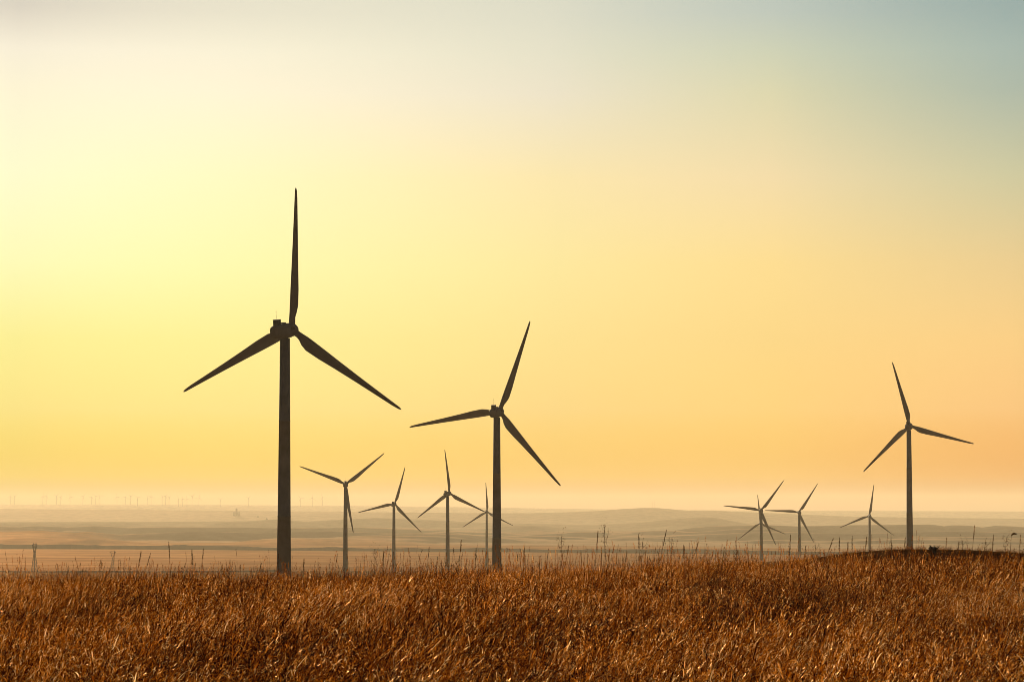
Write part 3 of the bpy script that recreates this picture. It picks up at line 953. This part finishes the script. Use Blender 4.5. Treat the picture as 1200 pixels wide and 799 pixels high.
def build_grass():
    meshes = [grass_clump(100 + i, 25, 0.70 + 0.05 * (i % 4), 0.16 + 0.06 * (i % 5), (0, 1, 0, 2)[i % 4]) for i in range(16)]
    n_try = 34000
    half = R(15.5); r0, r1 = 11.0, 104.0
    u = rng.random(n_try)
    r = np.sqrt(r0 ** 2 + u * (r1 ** 2 - r0 ** 2)); az = (rng.random(n_try) * 2 - 1) * half
    x, y = r * np.sin(az), r * np.cos(az)
    dens = np.interp(r, [11, 45, 80, 88, 104], [0.9, 0.85, 0.72, 0.4, 0.16])
    thick = 0.66 + 1.1 * fbm(x, y, 1.5, 3)
    kx = np.exp(-(((x - KNOLL[0]) / (KNOLL[2] * 1.05)) ** 2 + ((y - KNOLL[1]) / (KNOLL[3] * 1.15)) ** 2) ** 1.3)
    keep = (rng.random(n_try) < dens * np.clip(thick, 0.12, 1.0)) & (kx < 0.35)
    x, y, r, kx = x[keep], y[keep], r[keep], kx[keep]
    n = len(x)
    z = terrain(x, y) - 0.02
    h = 0.92 + 0.22 * fbm(x + 40, y, 0.30, 3) + rng.normal(0, 0.09, n)
    h = h * (1 - 0.38 * smoothstep(58, 92, r)) * (1 - 0.75 * np.clip(kx * 2.5, 0, 1))
    rots = np.stack([rng.normal(0, 0.06, n), rng.normal(0.10, 0.10, n) * np.interp(r, [11, 35, 70], [2.4, 1.5, 0.3]), rng.normal(0, 0.9, n)], -1)
    sc = np.stack([h, h, h], -1)
    o = scatter('grass', meshes, np.stack([x, y, z], -1), rots, sc, rng.integers(0, len(meshes), n))
    tag(o, 'rusty brown dry prairie grass filling the field, glinting in low sun', 'grass', kind='stuff')
    # thin wisps that overtop the field along its brow
    m = 2300
    r = rng.uniform(56, 84, m); px = rng.uniform(-60, 1260, m); px = np.where(rng.random(m) < 0.55, rng.normal(740, 170, m), px)
    az = np.arctan((px - 600) / F); x, y = r * np.sin(az), r * np.cos(az); z = terrain(x, y) - 0.02
    s = np.clip(rng.gamma(5.0, 0.14, m), 0.42, 1.3)
    o = scatter('wispy_grass', [wisp_clump(500 + i) for i in range(10)], np.stack([x, y, z], -1),
                np.stack([rng.normal(0, .05, m), rng.normal(0.05, .08, m), rng.uniform(0, 6.28, m)], -1), np.stack([np.ones(m), np.ones(m), s], -1), rng.integers(0, 10, m))
    tag(o, 'thin wispy seed stalks fringing the brow of the grass field', 'grass', kind='stuff')
    # sparse low tufts on the dark knoll
    m = 1500
    x = KNOLL[0] + rng.normal(0, KNOLL[2] * 0.8, m); y = KNOLL[1] + rng.normal(0, KNOLL[3] * 0.55, m)
    z = terrain(x, y) - 0.02
    s = rng.uniform(0.10, 0.22, m)
    o = scatter('knoll_grass', [grass_clump(300 + i, 22, 0.7, 0.2, 0) for i in range(4)], np.stack([x, y, z], -1),
                np.stack([rng.normal(0, .1, m), rng.normal(0, .1, m), rng.uniform(0, 6.28, m)], -1), np.stack([s * 1.6, s * 1.6, s], -1), rng.integers(0, 4, m))
    tag(o, 'short dark turf covering the low knoll on the right', 'turf', kind='stuff')


build_grass()

# ------------------------------------------------------------------ single weeds that stand above the grass
M_WEED = grass_material('dead_weed', [(0.0, (0.030, 0.016, 0.008)), (0.45, (0.11, 0.058, 0.024)), (1.0, (0.26, 0.15, 0.07))], 0.25)


def make_weed(kind, seed):
    """1 m tall weed: stem, leaves, seed head"""
    rg = random.Random(seed)
    root = empty('tall_weed')
    def P(t): return Vector((0.05 * t * t + 0.012 * math.sin(5 * t + seed), 0.02 * math.sin(3 * t + seed), t))
    def part(name, rb):
        o = bpy.data.objects.new(name, rb.build(name, M_WEED)); col.objects.link(o); o.parent = root; return o
    s = MB(); top = 0.97
    s.tube([P(t * top / 8) for t in range(9)], [0.0075 - 0.0045 * t / 8 for t in range(9)], 6)
    if kind == 'branched':
        for k in range(6):
            t = 0.52 + 0.07 * k; a = rg.uniform(-0.7, 0.7) + (math.pi if k % 2 else 0); l = rg.uniform(0.10, 0.2)
            s.tube([P(t), P(t) + Vector((math.cos(a) * l * .6, math.sin(a) * l * .6, l * .55)), P(t) + Vector((math.cos(a) * l * .8, math.sin(a) * l * .8, l * 1.2))], [0.0035, 0.003, 0.002], 5)
    if kind == 'bent':
        s.tube([P(.97) + Vector((.062 * (1 - math.cos(q)), 0, .045 * math.sin(q))) for q in np.linspace(0, 2.4, 8)], [.005, .009, .014, .017, .017, .014, .010, .004], 8)
    me = s.mesh('stem', M_WEED); at = me.attributes.new('tone', 'FLOAT', 'FACE'); at.data.foreach_set('value', [0.4] * len(me.polygons))
    st = bpy.data.objects.new('stem', me); col.objects.link(st); st.parent = root
    lf = Ribbons()
    for k in range(9):
        t = rg.uniform(0.15, 0.72); a = rg.uniform(0, 6.28); o_ = Vector((math.cos(a), math.sin(a), 0)); l = rg.uniform(0.07, 0.17)
        pts = [P(t) + (o_ * u * 0.8 + Vector((0, 0, 0.8 * u - 1.0 * u * u))) * l for u in (0, .3, .6, 1)]
        lf.strip(pts, [.006, .012, .010, .001], (o_.cross(Vector((0, 0, 1))) + rvec(rg) * .4).normalized(), rg.gauss(.45, .15))
    part('leaves', lf)
    hd = Ribbons()
    if kind == 'spike':
        for k in range(150):
            t = rg.uniform(0.74, 1.0); w = 0.019 * min(1, (1.03 - t) * 9)
            d = (rvec(rg) + Vector((0, 0, 0.9))).normalized()
            hd.diamond(P(t), d, rvec(rg), w + 0.006, 0.011, rg.gauss(.4, .15))
    elif kind == 'branched':
        for k in range(6):
            t = 0.52 + 0.07 * k
            for _ in range(16):
                p = P(min(1, t + 0.12)) + Vector((rg.gauss(0, .07), rg.gauss(0, .07), rg.gauss(0.03, .05)))
                hd.diamond(p, rvec(rg), rvec(rg), 0.026, 0.012, rg.gauss(.4, .15))
        for k in range(40):
            hd.diamond(P(rg.uniform(.88, 1)), (rvec(rg) + Vector((0, 0, .8))).normalized(), rvec(rg), 0.024, 0.010, rg.gauss(.4, .15))
    elif kind == 'plume':
        for k in range(90):
            t = rg.uniform(0.80, 1.0); d = (rvec(rg) * .5 + Vector((0.3, 0, 1))).normalized()
            hd.diamond(P(t), d, rvec(rg), 0.05, 0.006, rg.gauss(.5, .15))
    else:
        for k in range(110):
            q = rg.uniform(0.3, 2.4); p = P(.97) + Vector((.062 * (1 - math.cos(q)), 0, .045 * math.sin(q)))
            hd.diamond(p, rvec(rg), rvec(rg), 0.020, 0.010, rg.gauss(.15, .1))
    part('seed_head', hd)
    return root


PROTO = {}
WEEDS = [  # photo column, row of the tip, kind, lean, label or None for the look-alikes
 (77, 664, 'plume', 2, None), (119, 656, 'branched', -5, None), (162, 647, 'plume', 4, None), (174.5, 647, 'spike', 14, None),
 (198, 634, 'spike', -3, 'straight thin stalk crossing the embankment line, halfway between pylons and largest turbine'),
 (227.5, 643, 'spike', 0, None), (235.5, 644, 'plume', 1, None), (257, 662, 'plume', 2, None), (272, 655, 'spike', 3, None), (303, 660, 'plume', 8, None),
 (354, 654, 'spike', 0, None), (393, 650, 'plume', 4, None), (441, 642, 'branched', 1, 'branched dry weed below the left blade tip of the turbine behind the Y shaped one'),
 (447, 645, 'spike', 2, None), (500.5, 642, 'plume', 0, None), (537, 634, 'plume', 0, None), (556, 641, 'spike', 1, None),
 (604, 650, 'plume', -2, None), (617, 641, 'spike', 4, None), (640, 644, 'plume', 2, None), (656, 627, 'branched', 0, 'branched weed stalk right of the thick tower of the second largest turbine'),
 (663, 640, 'plume', 4, None), (681, 644, 'spike', -2, None), (697.5, 624, 'plume', 0, None),
 (709, 615, 'branched', 1, 'tallest branched weed of the grass brow, below the left foot of the rounded far hill'),
 (706, 641, 'spike', 1, None), (731, 647, 'plume', 3, None), (748.5, 625, 'spike', -1, 'tall upright weed spike under the summit of the rounded far hill'),
 (756, 634, 'branched', 8, None), (779.5, 620, 'spike', 11, 'tall weed spike leaning right, beneath the right flank of the far hill'),
 (786, 630, 'branched', 4, 'bushy topped weed just right of the leaning spike'), (803.5, 638, 'spike', 0, None), (815, 635, 'plume', 14, None),
 (829, 650, 'plume', -3, None), (845, 642, 'plume', 2, None), (866, 643, 'spike', 1, None),
 (924, 626, 'spike', 1, 'thick upright weed spike between the crossed turbines and the one with a level blade'),
 (941, 640, 'plume', 3, None), (957.5, 637, 'branched', -2, None), (972, 631, 'plume', 16, 'curved weed leaning right at the left foot of the knoll'),
 (983, 629, 'spike', 2, None), (991, 636, 'plume', 0, None), (998, 627, 'spike', 0, 'thick weed spike left of the small pale turbine by the knoll'),
 (1012, 630, 'plume', 1, None), (1046, 628, 'spike', 0, 'bare upright stalk right under the blade tip of the small pale turbine'),
 (1057.5, 631, 'plume', 0, None), (1106.5, 631, 'plume', 1, None), (1120, 636, 'plume', 2, None), (1130, 632, 'branched', 0, None),
 (1139, 617, 'plume', 2, 'tall thin stalk right of the knoll bush, highest on that side'), (1151, 641, 'plume', 2, None), (1158, 633, 'branched', -2, None), (1163, 626, 'spike', 3, None),
 (1178, 628, 'branched', 8, None), (1183.5, 624.5, 'bent', 2, 'dark weed with a hooked, bent over seed head near the right edge'), (1193, 628, 'plume', 0, None), (1199, 634, 'branched', 2, None),
]
for i, (px, py, kind, lean, lab) in enumerate(WEEDS):
    if kind not in PROTO:
        PROTO[kind] = make_weed(kind, len(PROTO) + 3); o = PROTO[kind]
    else:
        o = copy_tree(PROTO[kind])
    d = 66 + 16 * ((i * 0.618) % 1.0)
    tip = at_dist(px, py, d)
    gx = tip.x; gz = tz(tip.x, tip.y)
    hgt = tip.z - gz
    base = Vector((tip.x - math.tan(R(lean)) * hgt, tip.y, 0)); base.z = tz(base.x, base.y) - 0.02
    hgt = (tip.z - base.z) / 1.0
    rz = (0.4 * math.sin(i * 2.1)) if kind in ('bent', 'plume') else (i * 1.9) % 6.28
    o.rotation_euler = (Matrix.Rotation(R(lean), 4, 'Y') @ Matrix.Rotation(rz, 4, 'Z')).to_euler()
    ws = 0.9 + 0.35 * ((i * 0.37) % 1.0)
    o.location = base; o.scale = (ws, ws, hgt / math.cos(R(lean)) / (1.02 if kind == 'bent' else 1.0))
    tag(o, lab or 'slender plain dry weed stalk, one of many alike along the grass brow', 'weed', 'dry weeds standing above the grass')

# dark low bush on the knoll
M_BUSH = plain_mat('bush_leaves', (0.035, 0.028, 0.014), 0.9, 0.4, 3.0)
bush = empty('low_bush')
g = at_dist(1094.0, 600, 109.0); g.z = tz(g.x, g.y)
bush.location = g
b = MB()
rg = random.Random(4)
for k in range(22):
    a = rg.uniform(0, 6.28); q = rg.uniform(0.5, 1.25); b.tube([(0, 0, -0.05), (0.1 * q * math.cos(a), 0.1 * q * math.sin(a), 0.14), (0.24 * q * math.cos(a), 0.2 * q * math.sin(a), 0.30)], [0.01, 0.008, 0.003], 5)
b.build('stems', M_BUSH, bush)
b = MB(); leaf_cloud(b, 0.21, 0.13, 1100, 0.022, 9, 0.75); b.build('foliage', M_BUSH, bush)
tag(bush, 'small dark round bush on top of the knoll', 'bush')
